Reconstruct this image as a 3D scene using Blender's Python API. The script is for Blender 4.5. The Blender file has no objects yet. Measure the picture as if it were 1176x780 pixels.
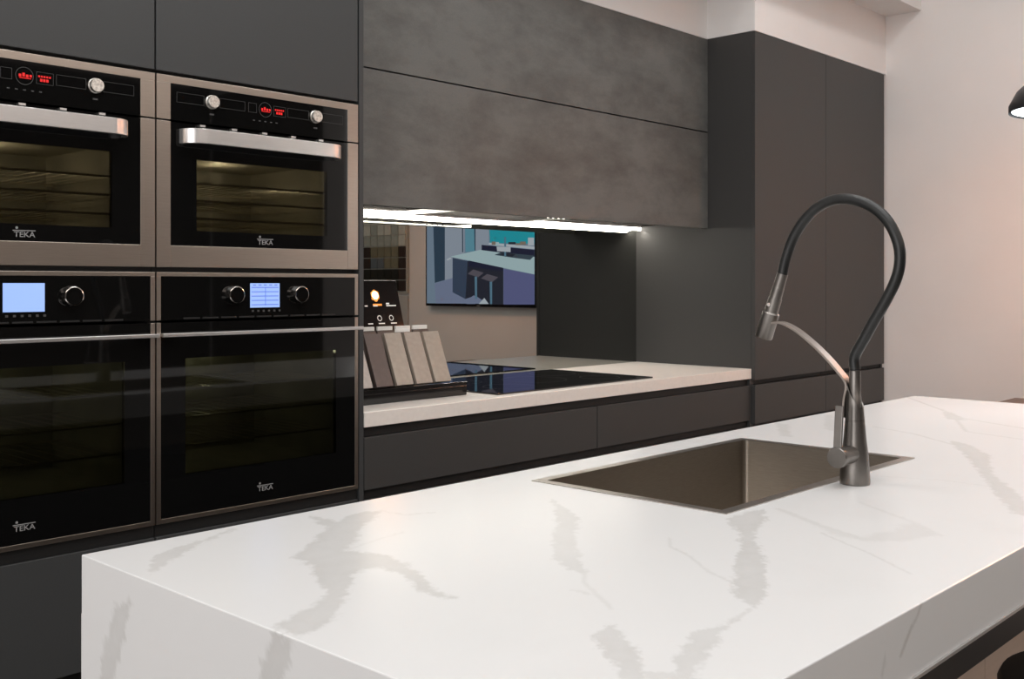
import bpy, bmesh, math, random
import numpy as np
from mathutils import Vector, noise
random.seed(4)
C = bpy.context.scene.collection
PI = math.pi

# ------------------------------------------------------------------ camera
FPX = 1205.856; TH = math.radians(43.245); PX = 588.0; CY = 326.27
CAM = np.array([-1.831, -2.308, 1.259])
RV = np.array([math.sin(TH), -math.cos(TH), 0.0]); DV = np.array([math.cos(TH), math.sin(TH), 0.0])
cd = bpy.data.cameras.new('camera'); cam = bpy.data.objects.new('camera', cd); C.objects.link(cam)
cam.location = CAM; cam.rotation_euler = (PI/2, 0, TH - PI/2)
cd.sensor_width = 36; cd.lens = FPX/1176*36; cd.shift_y = (CY-390)/1176; cd.clip_start = .05
bpy.context.scene.camera = cam

def ray(u, v): return DV + (u-PX)/FPX*RV + (CY-v)/FPX*np.array([0, 0, 1.0])
def at(u, v, ax, val):
    """where the sight line through a photo point meets the plane axis = val"""
    R = ray(u, v); t = (val-CAM[ax])/R[ax]; return CAM+t*R
def at_mirror(u, v, ax, val):
    R = ray(u, v).copy(); t = (.6-CAM[1])/R[1]; Q = CAM+t*R; R[1] *= -1
    t = (val-Q[ax])/R[ax]; return Q+t*R

# ------------------------------------------------------------------ materials
def s2l(c):
    return tuple(((x/255)/12.92 if x/255 <= .04045 else ((x/255+.055)/1.055)**2.4) for x in c)
def mat(name, col, rough=.5, metal=0, spec=.5, noise_amt=0, nscale=40, bump=0, bscale=300, emit=None, estr=0, aniso=0, stretch=None, coat=0, trans=0):
    m = bpy.data.materials.new(name); m.use_nodes = True; nt = m.node_tree; N = nt.nodes; L = nt.links
    b = N['Principled BSDF']; b.inputs['Base Color'].default_value = (*col, 1); b.inputs['Roughness'].default_value = rough
    b.inputs['Metallic'].default_value = metal; b.inputs['Specular IOR Level'].default_value = spec
    b.inputs['Coat Weight'].default_value = coat
    if emit: b.inputs['Emission Color'].default_value = (*emit, 1); b.inputs['Emission Strength'].default_value = estr
    tc = N.new('ShaderNodeTexCoord')
    src = tc.outputs['Object']
    if stretch:
        mp = N.new('ShaderNodeMapping'); mp.inputs['Scale'].default_value = stretch; L.new(src, mp.inputs[0]); src = mp.outputs[0]
    if noise_amt:
        n = N.new('ShaderNodeTexNoise'); n.inputs['Scale'].default_value = nscale; n.inputs['Detail'].default_value = 6; L.new(src, n.inputs['Vector'])
        r = N.new('ShaderNodeMapRange'); r.inputs['From Min'].default_value = .3; r.inputs['From Max'].default_value = .7
        r.inputs['To Min'].default_value = 1-noise_amt; r.inputs['To Max'].default_value = 1+noise_amt; L.new(n.outputs['Fac'], r.inputs['Value'])
        mx = N.new('ShaderNodeMix'); mx.data_type = 'RGBA'; mx.blend_type = 'MULTIPLY'; mx.inputs['Factor'].default_value = 1
        mx.inputs['A'].default_value = (*col, 1); L.new(r.outputs[0], mx.inputs['B']); L.new(mx.outputs['Result'], b.inputs['Base Color'])
    if bump:
        n2 = N.new('ShaderNodeTexNoise'); n2.inputs['Scale'].default_value = bscale; L.new(src, n2.inputs['Vector'])
        bp = N.new('ShaderNodeBump'); bp.inputs['Strength'].default_value = bump; bp.inputs['Distance'].default_value = .001
        L.new(n2.outputs['Fac'], bp.inputs['Height']); L.new(bp.outputs[0], b.inputs['Normal'])
    return m
M = {}
M['door'] = mat('grey_lacquer', (.044, .043, .042), .45, noise_amt=.06, nscale=260, bump=.08, bscale=700)
M['door_tower'] = mat('slate_lacquer', (.044, .046, .047), .45, noise_amt=.05, nscale=260, bump=.08, bscale=700)
M['carcass'] = mat('dark_carcass', (.018, .018, .018), .6, noise_amt=.05, nscale=30)
M['matt'] = mat('matt_brown_board', (.022, .018, .015), .95, spec=.04, noise_amt=.05, nscale=30)
M['channel'] = mat('black_channel', (.008, .008, .008), .5, noise_amt=.05, nscale=30)
M['steel'] = mat('brushed_steel', (.46, .395, .34), .33, metal=1, noise_amt=.06, nscale=6, stretch=(4, 60, 260), bump=.10, bscale=6)
M['handle'] = mat('satin_steel', (.80, .79, .78), .32, metal=1, noise_amt=.04, nscale=6, stretch=(4, 60, 260), bump=.04, bscale=6)
M['chrome'] = mat('chrome', (.75, .73, .70), .12, metal=1, noise_amt=.03, nscale=30)
M['knob'] = mat('turned_steel', (.86, .82, .76), .36, metal=1, noise_amt=.30, nscale=3, stretch=(60, 1, 60))
M['black_glass'] = mat('black_glass', (.004, .004, .004), .03, spec=.5, noise_amt=.05, nscale=5)
M['display_black'] = mat('display_black', (.006, .005, .005), .12, spec=.12, noise_amt=.05, nscale=9)
M['cooktop_glass'] = mat('cooktop_glass', (.004, .004, .005), .02, spec=.6, noise_amt=.05, nscale=5)
M['enamel'] = mat('oven_enamel', (.42, .40, .34), .5, noise_amt=.25, nscale=8)
M['rack'] = mat('rack_wire', (.7, .65, .55), .3, metal=1, noise_amt=.05, nscale=50)
M['mark'] = mat('grey_print', (.050, .050, .050), .5, noise_amt=.03, nscale=90)
M['logo'] = mat('silver_print', (.26, .26, .26), .4, noise_amt=.03, nscale=90)
M['icon'] = mat('white_print', (.9, .88, .85), .5, emit=(1, .97, .95), estr=.12, noise_amt=.02, nscale=90)
M['red'] = mat('red_digits', (.3, 0, 0), .5, emit=(1, .02, .02), estr=.55, noise_amt=.02)
M['blue'] = mat('blue_screen', (.1, .15, .3), .4, emit=s2l((146, 175, 232)), estr=1.0, noise_amt=.02)
M['blue_line'] = mat('blue_screen_line', (.1, .1, .3), .4, emit=s2l((84, 116, 196)), estr=1.0, noise_amt=.02)
M['white_wall'] = mat('white_wall', (.84, .815, .80), .75, spec=.3, noise_amt=.02, nscale=3, bump=.1, bscale=90)
M['dark_wall'] = mat('dark_wall', (.085, .072, .062), .8, spec=.2, noise_amt=.05, nscale=3)
M['floor'] = mat('floor_tile', (.22, .20, .18), .35, noise_amt=.08, nscale=5, bump=.05, bscale=60)
M['ceiling'] = mat('ceiling_paint', (.85, .84, .83), .8, spec=.2, noise_amt=.02, nscale=3)
M['worktop'] = mat('cream_stone', (.84, .785, .73), .3, noise_amt=.03, nscale=60)
M['led'] = mat('led_diffuser', (.9, .9, .9), .5, emit=(1, .93, .83), estr=12, noise_amt=.01)
M['gun'] = mat('gunmetal', (.22, .205, .19), .36, metal=1, noise_amt=.08, nscale=40, bump=.05, bscale=200)
M['gunarm'] = mat('gunmetal_arm', (.34, .30, .27), .40, metal=1, noise_amt=.08, nscale=40)
M['rubber'] = mat('black_rubber', (.010, .011, .011), .38, noise_amt=.1, nscale=60)
M['sink'] = mat('sink_steel', (.38, .34, .29), .34, metal=1, noise_amt=.10, nscale=8, stretch=(6, 6, 200), bump=.08, bscale=10)
M['sink_rim'] = mat('sink_rim_steel', (.62, .58, .54), .3, metal=1, noise_amt=.04, nscale=40)
M['frame_steel'] = mat('dark_steel', (.030, .026, .024), .4, metal=.6, noise_amt=.1, nscale=20)
M['beige'] = mat('beige_panel', (.64, .51, .42), .5, noise_amt=.05, nscale=8, stretch=(1, 1, 8))
M['black'] = mat('black_plastic', (.006, .006, .006), .55, noise_amt=.1, nscale=50)
M['black_lip'] = mat('black_acrylic', (.010, .009, .009), .12, noise_amt=.1, nscale=20)
M['wood'] = mat('brown_wood', (.16, .105, .08), .45, noise_amt=.25, nscale=6, stretch=(1, 14, 14))
M['paper'] = mat('white_label', (.85, .84, .80), .6, noise_amt=.02, nscale=50)
M['glass_lamp'] = mat('lamp_opal', (.9, .95, 1), .4, emit=(.88, .96, 1), estr=2.2, noise_amt=.02)
M['shade'] = mat('lamp_shade', (.03, .03, .032), .35, metal=.4, noise_amt=.05, nscale=30)
M['tvframe'] = mat('tv_frame', (.008, .008, .01), .25, noise_amt=.05, nscale=20)
M['hood_in'] = mat('hood_mesh', (.35, .34, .33), .35, metal=1, noise_amt=.1, nscale=90)

def concrete():
    m = bpy.data.materials.new('concrete_laminate'); m.use_nodes = True; nt = m.node_tree; N = nt.nodes; L = nt.links
    b = N['Principled BSDF']; b.inputs['Roughness'].default_value = .5
    tc = N.new('ShaderNodeTexCoord'); mp = N.new('ShaderNodeMapping'); mp.inputs['Scale'].default_value = (1, 1, 1.9); L.new(tc.outputs['Object'], mp.inputs[0])
    a = N.new('ShaderNodeTexNoise'); a.inputs['Scale'].default_value = 3.2; a.inputs['Detail'].default_value = 9; a.inputs['Roughness'].default_value = .68; a.inputs['Distortion'].default_value = .1
    L.new(mp.outputs[0], a.inputs['Vector'])
    r = N.new('ShaderNodeValToRGB'); r.color_ramp.elements[0].position = .34; r.color_ramp.elements[0].color = (.078, .077, .073, 1)
    r.color_ramp.elements[1].position = .60; r.color_ramp.elements[1].color = (.138, .138, .130, 1); L.new(a.outputs['Fac'], r.inputs[0])
    g = N.new('ShaderNodeTexNoise'); g.inputs['Scale'].default_value = 220; L.new(tc.outputs['Object'], g.inputs['Vector'])
    mr = N.new('ShaderNodeMapRange'); mr.inputs['To Min'].default_value = .85; mr.inputs['To Max'].default_value = 1.15; L.new(g.outputs['Fac'], mr.inputs['Value'])
    mx = N.new('ShaderNodeMix'); mx.data_type = 'RGBA'; mx.blend_type = 'MULTIPLY'; mx.inputs['Factor'].default_value = 1
    L.new(r.outputs[0], mx.inputs['A']); L.new(mr.outputs[0], mx.inputs['B']); L.new(mx.outputs['Result'], b.inputs['Base Color'])
    return m
M['concrete'] = concrete()

def mirror_mat():
    m = bpy.data.materials.new('smoked_mirror'); m.use_nodes = True; nt = m.node_tree; N = nt.nodes; L = nt.links
    b = N['Principled BSDF']; b.inputs['Metallic'].default_value = 1; b.inputs['Roughness'].default_value = .004
    tc = N.new('ShaderNodeTexCoord'); n = N.new('ShaderNodeTexNoise'); n.inputs['Scale'].default_value = 2; L.new(tc.outputs['Object'], n.inputs['Vector'])
    mx = N.new('ShaderNodeMix'); mx.data_type = 'RGBA'; L.new(n.outputs['Fac'], mx.inputs['Factor'])
    mx.inputs['A'].default_value = (.305, .312, .296, 1); mx.inputs['B'].default_value = (.325, .332, .312, 1); L.new(mx.outputs['Result'], b.inputs['Base Color'])
    return m
M['mirror'] = mirror_mat()

def pane_mat():
    m = bpy.data.materials.new('tinted_oven_pane'); m.use_nodes = True; nt = m.node_tree; N = nt.nodes; L = nt.links
    out = N['Material Output']; N.remove(N['Principled BSDF'])
    t = N.new('ShaderNodeBsdfTransparent'); g = N.new('ShaderNodeBsdfGlossy'); g.inputs['Roughness'].default_value = .03
    tc = N.new('ShaderNodeTexCoord'); n = N.new('ShaderNodeTexNoise'); n.inputs['Scale'].default_value = 3; L.new(tc.outputs['Object'], n.inputs['Vector'])
    mc = N.new('ShaderNodeMix'); mc.data_type = 'RGBA'; L.new(n.outputs['Fac'], mc.inputs['Factor'])
    mc.inputs['A'].default_value = (.34, .32, .27, 1); mc.inputs['B'].default_value = (.42, .40, .34, 1); L.new(mc.outputs['Result'], t.inputs[0])
    f = N.new('ShaderNodeFresnel'); f.inputs[0].default_value = 1.45
    mx = N.new('ShaderNodeMixShader'); L.new(f.outputs[0], mx.inputs[0]); L.new(t.outputs[0], mx.inputs[1]); L.new(g.outputs[0], mx.inputs[2]); L.new(mx.outputs[0], out.inputs[0])
    return m
M['pane'] = pane_mat()

def marble():
    m = bpy.data.materials.new('white_marble'); m.use_nodes = True; nt = m.node_tree; N = nt.nodes; L = nt.links
    b = N['Principled BSDF']; b.inputs['Roughness'].default_value = .22; b.inputs['Specular IOR Level'].default_value = .28
    a = N.new('ShaderNodeAttribute'); a.attribute_name = 'vein'
    tc = N.new('ShaderNodeTexCoord')
    n = N.new('ShaderNodeTexNoise'); n.inputs['Scale'].default_value = 7; n.inputs['Detail'].default_value = 8; n.inputs['Roughness'].default_value = .7; L.new(tc.outputs['Object'], n.inputs['Vector'])
    mr = N.new('ShaderNodeMapRange'); mr.inputs['From Min'].default_value = .25; mr.inputs['From Max'].default_value = .75; mr.inputs['To Min'].default_value = .55; mr.inputs['To Max'].default_value = 1.15; L.new(n.outputs['Fac'], mr.inputs['Value'])
    mu = N.new('ShaderNodeMath'); mu.operation = 'MULTIPLY'; mu.use_clamp = True; L.new(a.outputs['Fac'], mu.inputs[0]); L.new(mr.outputs[0], mu.inputs[1])
    # a cloud of very faint grey everywhere
    c = N.new('ShaderNodeTexNoise'); c.inputs['Scale'].default_value = 2.2; c.inputs['Detail'].default_value = 5; c.inputs['Distortion'].default_value = 1.2; L.new(tc.outputs['Object'], c.inputs['Vector'])
    cr = N.new('ShaderNodeMapRange'); cr.inputs['From Min'].default_value = .55; cr.inputs['From Max'].default_value = .8; cr.inputs['To Max'].default_value = .12; L.new(c.outputs['Fac'], cr.inputs['Value'])
    mxv = N.new('ShaderNodeMath'); mxv.operation = 'MAXIMUM'; L.new(mu.outputs[0], mxv.inputs[0]); L.new(cr.outputs[0], mxv.inputs[1])
    mx = N.new('ShaderNodeMix'); mx.data_type = 'RGBA'; mx.inputs['A'].default_value = (.77, .775, .775, 1); mx.inputs['B'].default_value = (.51, .505, .49, 1)
    L.new(mxv.outputs[0], mx.inputs['Factor']); L.new(mx.outputs['Result'], b.inputs['Base Color'])
    return m
M['marble'] = marble()

# ------------------------------------------------------------------ mesh helpers
class MB:
    def __init__(s): s.v = []; s.f = []; s.sm = []; s.mi = []
    def add(s, vs, fs, smooth=False, mi=0):
        o = len(s.v); s.v += [tuple(map(float, p)) for p in vs]; s.f += [tuple(o+i for i in f) for f in fs]; s.sm += [smooth]*len(fs); s.mi += [mi]*len(fs); return s
    def box(s, x0, x1, y0, y1, z0, z1, mi=0):
        return s.add([(x, y, z) for x in (x0, x1) for y in (y0, y1) for z in (z0, z1)],
                     [(0, 1, 3, 2), (4, 6, 7, 5), (0, 4, 5, 1), (2, 3, 7, 6), (0, 2, 6, 4), (1, 5, 7, 3)], mi=mi)
    def lathe(s, p0, p1, prof, n=32, smooth=True, caps=True):
        """prof: (t along the axis in metres, radius)"""
        p0 = Vector(p0); ax = (Vector(p1)-p0).normalized(); a = ax.orthogonal().normalized(); b = ax.cross(a)
        vs = []; fs = []
        for t, r in prof:
            for k in range(n):
                q = p0+ax*t+a*(r*math.cos(2*PI*k/n))+b*(r*math.sin(2*PI*k/n)); vs.append(q)
        for i in range(len(prof)-1):
            for k in range(n): fs.append((i*n+k, i*n+(k+1) % n, (i+1)*n+(k+1) % n, (i+1)*n+k))
        s.add(vs, fs, smooth)
        if caps:
            o = len(s.v)-len(vs)
            s.f.append(tuple(o+k for k in reversed(range(n)))); s.sm.append(False); s.mi.append(0)
            s.f.append(tuple(o+(len(prof)-1)*n+k for k in range(n))); s.sm.append(False); s.mi.append(0)
        return s
    def cyl(s, p0, p1, r0, r1=None, n=32):
        L = (Vector(p1)-Vector(p0)).length; return s.lathe(p0, p1, [(0, r0), (L, r0 if r1 is None else r1)], n)
    def sweep(s, path, sect, upv=(0, 0, 1), smooth=True, scale=None):
        """sect: closed list of (a, b): a along side vector, b along up vector"""
        P = [Vector(p) for p in path]; n = len(sect); vs = []; fs = []
        for i, p in enumerate(P):
            t = (P[min(i+1, len(P)-1)]-P[max(i-1, 0)]).normalized(); side = t.cross(Vector(upv)).normalized(); u = side.cross(t).normalized()
            k = scale[i] if scale else 1
            for a, b in sect: vs.append(p+side*a*k+u*b*k)
        for i in range(len(P)-1):
            for k in range(n): fs.append((i*n+k, i*n+(k+1) % n, (i+1)*n+(k+1) % n, (i+1)*n+k))
        fs.append(tuple(reversed(range(n)))); fs.append(tuple((len(P)-1)*n+k for k in range(n)))
        return s.add(vs, fs, smooth)
    def prism(s, pts, d, mi=0):
        """flat polygon (3-D points) pushed along vector d"""
        n = len(pts); d = Vector(d); vs = [Vector(p) for p in pts]+[Vector(p)+d for p in pts]
        fs = [tuple(range(n)), tuple(reversed(range(n, 2*n)))]+[(i, n+i, n+(i+1) % n, (i+1) % n) for i in range(n)]
        return s.add(vs, fs, mi=mi)
    def build(s, name, material, parent=None, bevel=0, origin=None, segs=2):
        me = bpy.data.meshes.new(name)
        if parent is not None: org = world_origin(parent)
        elif origin is not None: org = Vector(origin)
        else:
            xs, ys, zs = zip(*s.v); org = Vector(((min(xs)+max(xs))/2, (min(ys)+max(ys))/2, min(zs)))
        me.from_pydata([tuple(Vector(v)-org) for v in s.v], [], s.f)
        for i, p in enumerate(me.polygons): p.use_smooth = s.sm[i]; p.material_index = s.mi[i]
        for mm in (material if isinstance(material, list) else [material]): me.materials.append(mm)
        bm = bmesh.new(); bm.from_mesh(me); bmesh.ops.recalc_face_normals(bm, faces=bm.faces); bm.to_mesh(me); bm.free()
        if any(s.sm): me.set_sharp_from_angle(angle=math.radians(32))
        o = bpy.data.objects.new(name, me); C.objects.link(o)
        if parent is not None: o.parent = parent
        else: o.location = org
        if bevel:
            b = o.modifiers.new('bevel', 'BEVEL'); b.width = bevel; b.segments = segs; b.limit_method = 'ANGLE'; b.angle_limit = math.radians(40); b.harden_normals = False
        return o
def world_origin(o):
    v = Vector((0, 0, 0))
    while o: v += o.location; o = o.parent
    return v
def box(*a): return MB().box(*a)
def tag(o, label, cat, group=None, kind=None):
    o['label'] = label; o['category'] = cat
    if group: o['group'] = group
    if kind: o['kind'] = kind
    return o
def thing(name, loc, label, cat, group=None):
    o = bpy.data.objects.new(name, None); C.objects.link(o); o.location = loc; o.empty_display_size = .05; return tag(o, label, cat, group)
def struct(o): o['kind'] = 'structure'; return o
def kids(o): return [c for c in bpy.data.objects if c.parent == o]
def copy_tree(o, parent=None):
    c = o.copy(); C.objects.link(c); c.parent = parent
    for ch in kids(o): copy_tree(ch, c)
    return c
def text_mesh(body, size, name, material, parent, mx, depth=.0003):
    """letters laid in the plane given by mx(x, y) -> world point"""
    cu = bpy.data.curves.new(name, 'FONT'); cu.body = body; cu.size = size; cu.align_x = 'CENTER'; cu.offset = size*.012
    t = bpy.data.objects.new(name, cu); C.objects.link(t); bpy.context.view_layer.update()
    me = bpy.data.meshes.new_from_object(t.evaluated_get(bpy.context.evaluated_depsgraph_get())); bpy.data.objects.remove(t); bpy.data.curves.remove(cu)
    org = world_origin(parent)
    for v in me.vertices: v.co = Vector(mx(v.co.x, v.co.y))-org
    me.materials.clear(); me.materials.append(material); me.name = name
    o = bpy.data.objects.new(name, me); C.objects.link(o); o.parent = parent; return o
def spline(pts, n=8):
    """Catmull-Rom through the points"""
    P = [Vector(p) for p in pts]; P = [2*P[0]-P[1]]+P+[2*P[-1]-P[-2]]; out = []
    for i in range(1, len(P)-2):
        for k in range(n):
            t = k/n; a, b, c, d = P[i-1:i+3]
            out.append(.5*((2*b)+(c-a)*t+(2*a-5*b+4*c-d)*t*t+(3*b-3*c+d-a)*t**3))
    out.append(P[-2]); return out
def circ(r, n=16): return [(r*math.cos(2*PI*k/n), r*math.sin(2*PI*k/n)) for k in range(n)]

def lamp(kind, name, loc, power, color, rot=(0, 0, 0), **k):
    l = bpy.data.lights.new(name, kind); l.energy = power; l.color = color
    for a, b_ in k.items(): setattr(l, a, b_)
    o = bpy.data.objects.new(name, l); C.objects.link(o); o.location = loc; o.rotation_euler = rot; return o

# ------------------------------------------------------------------ room shell
XR = 3.40; XL = -4.6; YB = .62; YF = -6.5; ZC = 3.6
struct(box(XL-.1, XR+.1, YF-.1, YB+.1, -.05, 0).build('floor', M['floor']))
struct(box(XL-.1, XR+.1, YF-.1, YB+.1, ZC, ZC+.05).build('ceiling', M['ceiling']))
struct(box(XL-.1, XR+.1, YB, YB+.1, 0, ZC).build('wall_back', M['white_wall']))
struct(box(XR, XR+.1, YF-.1, YB, 0, ZC).build('wall_right', M['white_wall']))
struct(box(XL-.1, XL, YF-.1, YB, 0, ZC).build('wall_left', M['white_wall']))
struct(box(XL, XR, YF-.1, YF, 0, ZC).build('wall_front', M['dark_wall']))
ZT = 2.329; XT = 2.101; XE = 3.394; YU = .214
# infill above the cabinets: steps forward over the tall units
inf = MB(); inf.prism([(XL, YB, ZT+.002), (XL, -.002, ZT+.002), (.02, -.002, ZT+.002), (.02, YU+.004, ZT+.002), (XT, YU+.004, ZT+.002), (XT, -.017, ZT+.002), (XR, -.017, ZT+.002), (XR, YB, ZT+.002)], (0, 0, ZC-ZT-.002))
struct(inf.build('trim_1', M['white_wall']))
struct(box(XL, XR, -.200, .000, 2.628, 2.93).build('trim_2', M['white_wall']))

# ------------------------------------------------------------------ oven tower cabinets
W = .604
def tower(x0, label, end_panel):
    x1 = x0+W
    t = thing('oven_tower_cabinet', (x0+W/2, .3, 0), label, 'cabinet', None)
    b = MB(); b.box(x0+.001, x0+.014, .022, .6, .06, ZT); b.box(x1-.014, x1-.001, .022, .6, .06, ZT); b.box(x0+.014, x1-.014, .585, .6, .06, ZT)
    for z in (.06, .672, 1.287, 1.757, ZT-.016): b.box(x0+.014, x1-.014, .022, .585, z, z+.012)
    b.build('carcass', M['carcass'], t)
    d = box(x0+.002, x1-.002, 0, .02, 1.765, ZT-.002).build('door', M['door_tower'], t, .001)
    d = box(x0+.002, x1-.002, 0, .02, .392, .661).build('drawer', M['door_tower'], t, .001)
    d = box(x0+.002, x1-.002, 0, .02, .100, .362).build('drawer', M['door_tower'], t, .001)
    box(x0+.001, x1-.001, .006, .03, .662, .689).build('recess_channel', M['channel'], t)
    box(x0+.001, x1-.001, .024, .04, .363, .391).build('recess_channel', M['channel'], t)
    box(x0+.001, x1-.001, .05, .066, 0, .098).build('plinth', M['channel'], t)
    if end_panel: box(x1+.003, x1+.019, 0, .6, 0, ZT).build('end_panel', M['door_tower'], t, .001)
    return t
tower(-W, 'slate grey oven tower cabinet nearer the mirrored cooking niche, with end panel', True)
tower(-2*W, 'slate grey oven tower cabinet at the left edge of the photo', False)

def logo(par, cx, z, y, size=.0165):
    mx = lambda a, b: (cx+a*1.12, y, z+b)
    o = text_mesh('TEKA', size, 'brand_lettering', M['logo'], par, mx)
    m = MB(); m.box(cx-size*1.50, cx+size*1.42, y-.0002, y, z+size*.78, z+size*.90); m.cyl((cx-size*.98, y-.0002, z+size*1.18), (cx-size*.98, y, z+size*1.18), size*.17, n=16)
    m.build('brand_bar', M['logo'], par)

def upper_oven():
    x0 = -W+.002; x1 = -.002; a = x0+.036; b = x1-.036; zb, zt = 1.299, 1.756; zs = 1.649
    cx_o = (x0+x1)/2
    t = thing('compact_oven', ((x0+x1)/2, .3, zb), 'steel framed compact oven, upper one beside the mirrored niche', 'oven', 'steel framed compact ovens')
    f = MB(); f.box(x0, x1, -.002, .018, 1.738, zt); f.box(x0, a, -.002, .018, zs+.002, 1.738); f.box(b, x1, -.002, .018, zs+.002, 1.738)
    f.build('frame', M['steel'], t, .0008)
    cp = box(a, b, -.001, .017, zs+.002, 1.738).build('control_panel', M['black_glass'], t)
    f = MB(); f.box(x0, a, -.002, .018, zb, zs-.002); f.box(b, x1, -.002, .018, zb, zs-.002); f.box(a, b, -.002, .018, zb, 1.351)
    dr = f.build('door', M['steel'], t, .0008)
    wx0, wx1, wz0, wz1 = x0+.105, x1-.105, 1.388, 1.562
    g = MB(); g.box(a, b, -.001, .012, wz1, zs-.003); g.box(a, b, -.001, .012, 1.351, wz0); g.box(a, wx0, -.001, .012, wz0, wz1); g.box(wx1, b, -.001, .012, wz0, wz1)
    g.build('glass_surround', M['black_glass'], dr)
    box(wx0, wx1, -.001, .003, wz0, wz1).build('window_pane', M['pane'], dr)
    # shell behind the door
    c = MB(); X0, X1, Z0, Z1, Y0, Y1 = wx0-.02, wx1+.02, wz0-.02, wz1+.02, .0125, .40
    c.add([(X0, Y0, Z0), (X1, Y0, Z0), (X1, Y0, Z1), (X0, Y0, Z1), (X0, Y1, Z0), (X1, Y1, Z0), (X1, Y1, Z1), (X0, Y1, Z1)], [(0, 1, 5, 4), (1, 2, 6, 5), (2, 3, 7, 6), (3, 0, 4, 7), (4, 5, 6, 7)])
    c.build('cavity', M['enamel'], t)
    for z in (1.418, 1.462, 1.505):
        r = MB(); r.box(wx0-.015, wx1+.015, .03, .034, z, z+.005)
        r.box(wx0-.015, wx1+.015, .34, .344, z, z+.005)
        for k in range(14): xx = wx0-.01+k*(wx1-wx0+.02)/13; r.box(xx-.001, xx+.001, .034, .34, z+.001, z+.003)
        r.build('oven_rack', M['rack'], t)
    # bowed flat handle
    P = [(x0+.062, 0, 0), (x0+.067, -.022, 0), (x0+.080, -.038, 0), (x0+.100, -.046, 0), (x0+.13, -.048, 0), ((x0+x1)/2, -.049, 0), (x1-.14, -.048, 0), (x1-.113, -.046, 0), (x1-.094, -.038, 0), (x1-.082, -.022, 0), (x1-.078, 0, 0)]
    P = [Vector((p[0], p[1]-.001, 1.6135)) for p in spline(P, 5)]
    h = MB(); h.sweep(P, [(-.004, -.018), (.004, -.018), (.004, .018), (-.004, .018)]); o = h.build('handle', M['handle'], dr, .0012)
    for k in range(5):
        xx = x0+.115+k*.088; box(xx-.0075, xx+.0075, -.012, -.001, 1.6405, 1.6455).build('vent_tab', M['handle'], dr)
    pl = lamp('POINT', 'oven_light', (cx_o, .22, 1.548), .7, (1, .93, .78), shadow_soft_size=.012); pl.parent = t; pl.location = Vector((cx_o, .22, 1.548))-t.location
    for kx in (-.456, -.146):
        k = MB(); k.lathe((kx, -.001, 1.706), (kx, -1, 1.706), [(0, .0172), (.003, .0172), (.004, .0158), (.0115, .0154), (.013, .0145)], 40); kn = k.build('knob', M['knob'], cp)
        m = MB(); m.box(kx-.006, kx+.006, -.0016, -.001, 1.674, 1.678); m.build('knob_mark', M['mark'], cp)
    cxm = (x0+x1)/2
    m = MB()
    def rect(xa, xb, za, zb_, w=.0007):
        m = MB(); m.box(xa, xb, -.0014, -.001, za, za+w); m.box(xa, xb, -.0014, -.001, zb_-w, zb_); m.box(xa, xa+w, -.0014, -.001, za, zb_); m.box(xb-w, xb, -.0014, -.001, za, zb_); m.build('printed_frame', M['mark'], cp)
    rect(x0+.052, x0+.125, 1.695, 1.719); rect(x0+.168, x0+.240, 1.695, 1.719); rect(x0+.250, x0+.274, 1.695, 1.719)
    rect(cxm+.025, cxm+.062, 1.693, 1.719); rect(cxm+.068, cxm+.135, 1.695, 1.719); rect(x1-.125, x1-.052, 1.695, 1.719)
    n = 40
    for k in range(n):
        a0, a1 = 2*PI*k/n, 2*PI*(k+1)/n; q = [(cxm+r*math.cos(s), -.0014, 1.706+r*math.sin(s)) for r, s in ((.0180, a0), (.0180, a1), (.0192, a1), (.0192, a0))]; m.add(q, [(0, 1, 2, 3)])
    m.build('printed_ring', M['mark'], cp); m = MB()
    for k in range(5): xx = cxm-.034+k*.017; m.box(xx-.003, xx+.003, -.0014, -.001, 1.6745, 1.677)
    m.build('touch_marks', M['mark'], cp)
    r = MB()
    for k in range(4): xx = cxm-.012+k*.0075; r.box(xx, xx+.0052, -.0016, -.001, 1.7035+(k % 2)*.001, 1.7095+(k % 3 == 1)*.003)
    r.box(cxm-.011, cxm+.014, -.0016, -.001, 1.7005, 1.7022)
    for k in range(5): xx = cxm+.029+k*.0058; r.box(xx, xx+.004, -.0016, -.001, 1.7075, 1.7115)
    for k in range(3): xx = cxm+.033+k*.0066; r.box(xx, xx+.005, -.0016, -.001, 1.6985, 1.7045)
    r.build('red_display', M['red'], cp)
    logo(dr, cxm, 1.360, -.0012)
    return t
uo = upper_oven()
uo2 = copy_tree(uo); uo2.location.x -= W; tag(uo2, 'steel framed compact oven, upper one at the left edge of the photo', 'oven', 'steel framed compact ovens')

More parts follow.
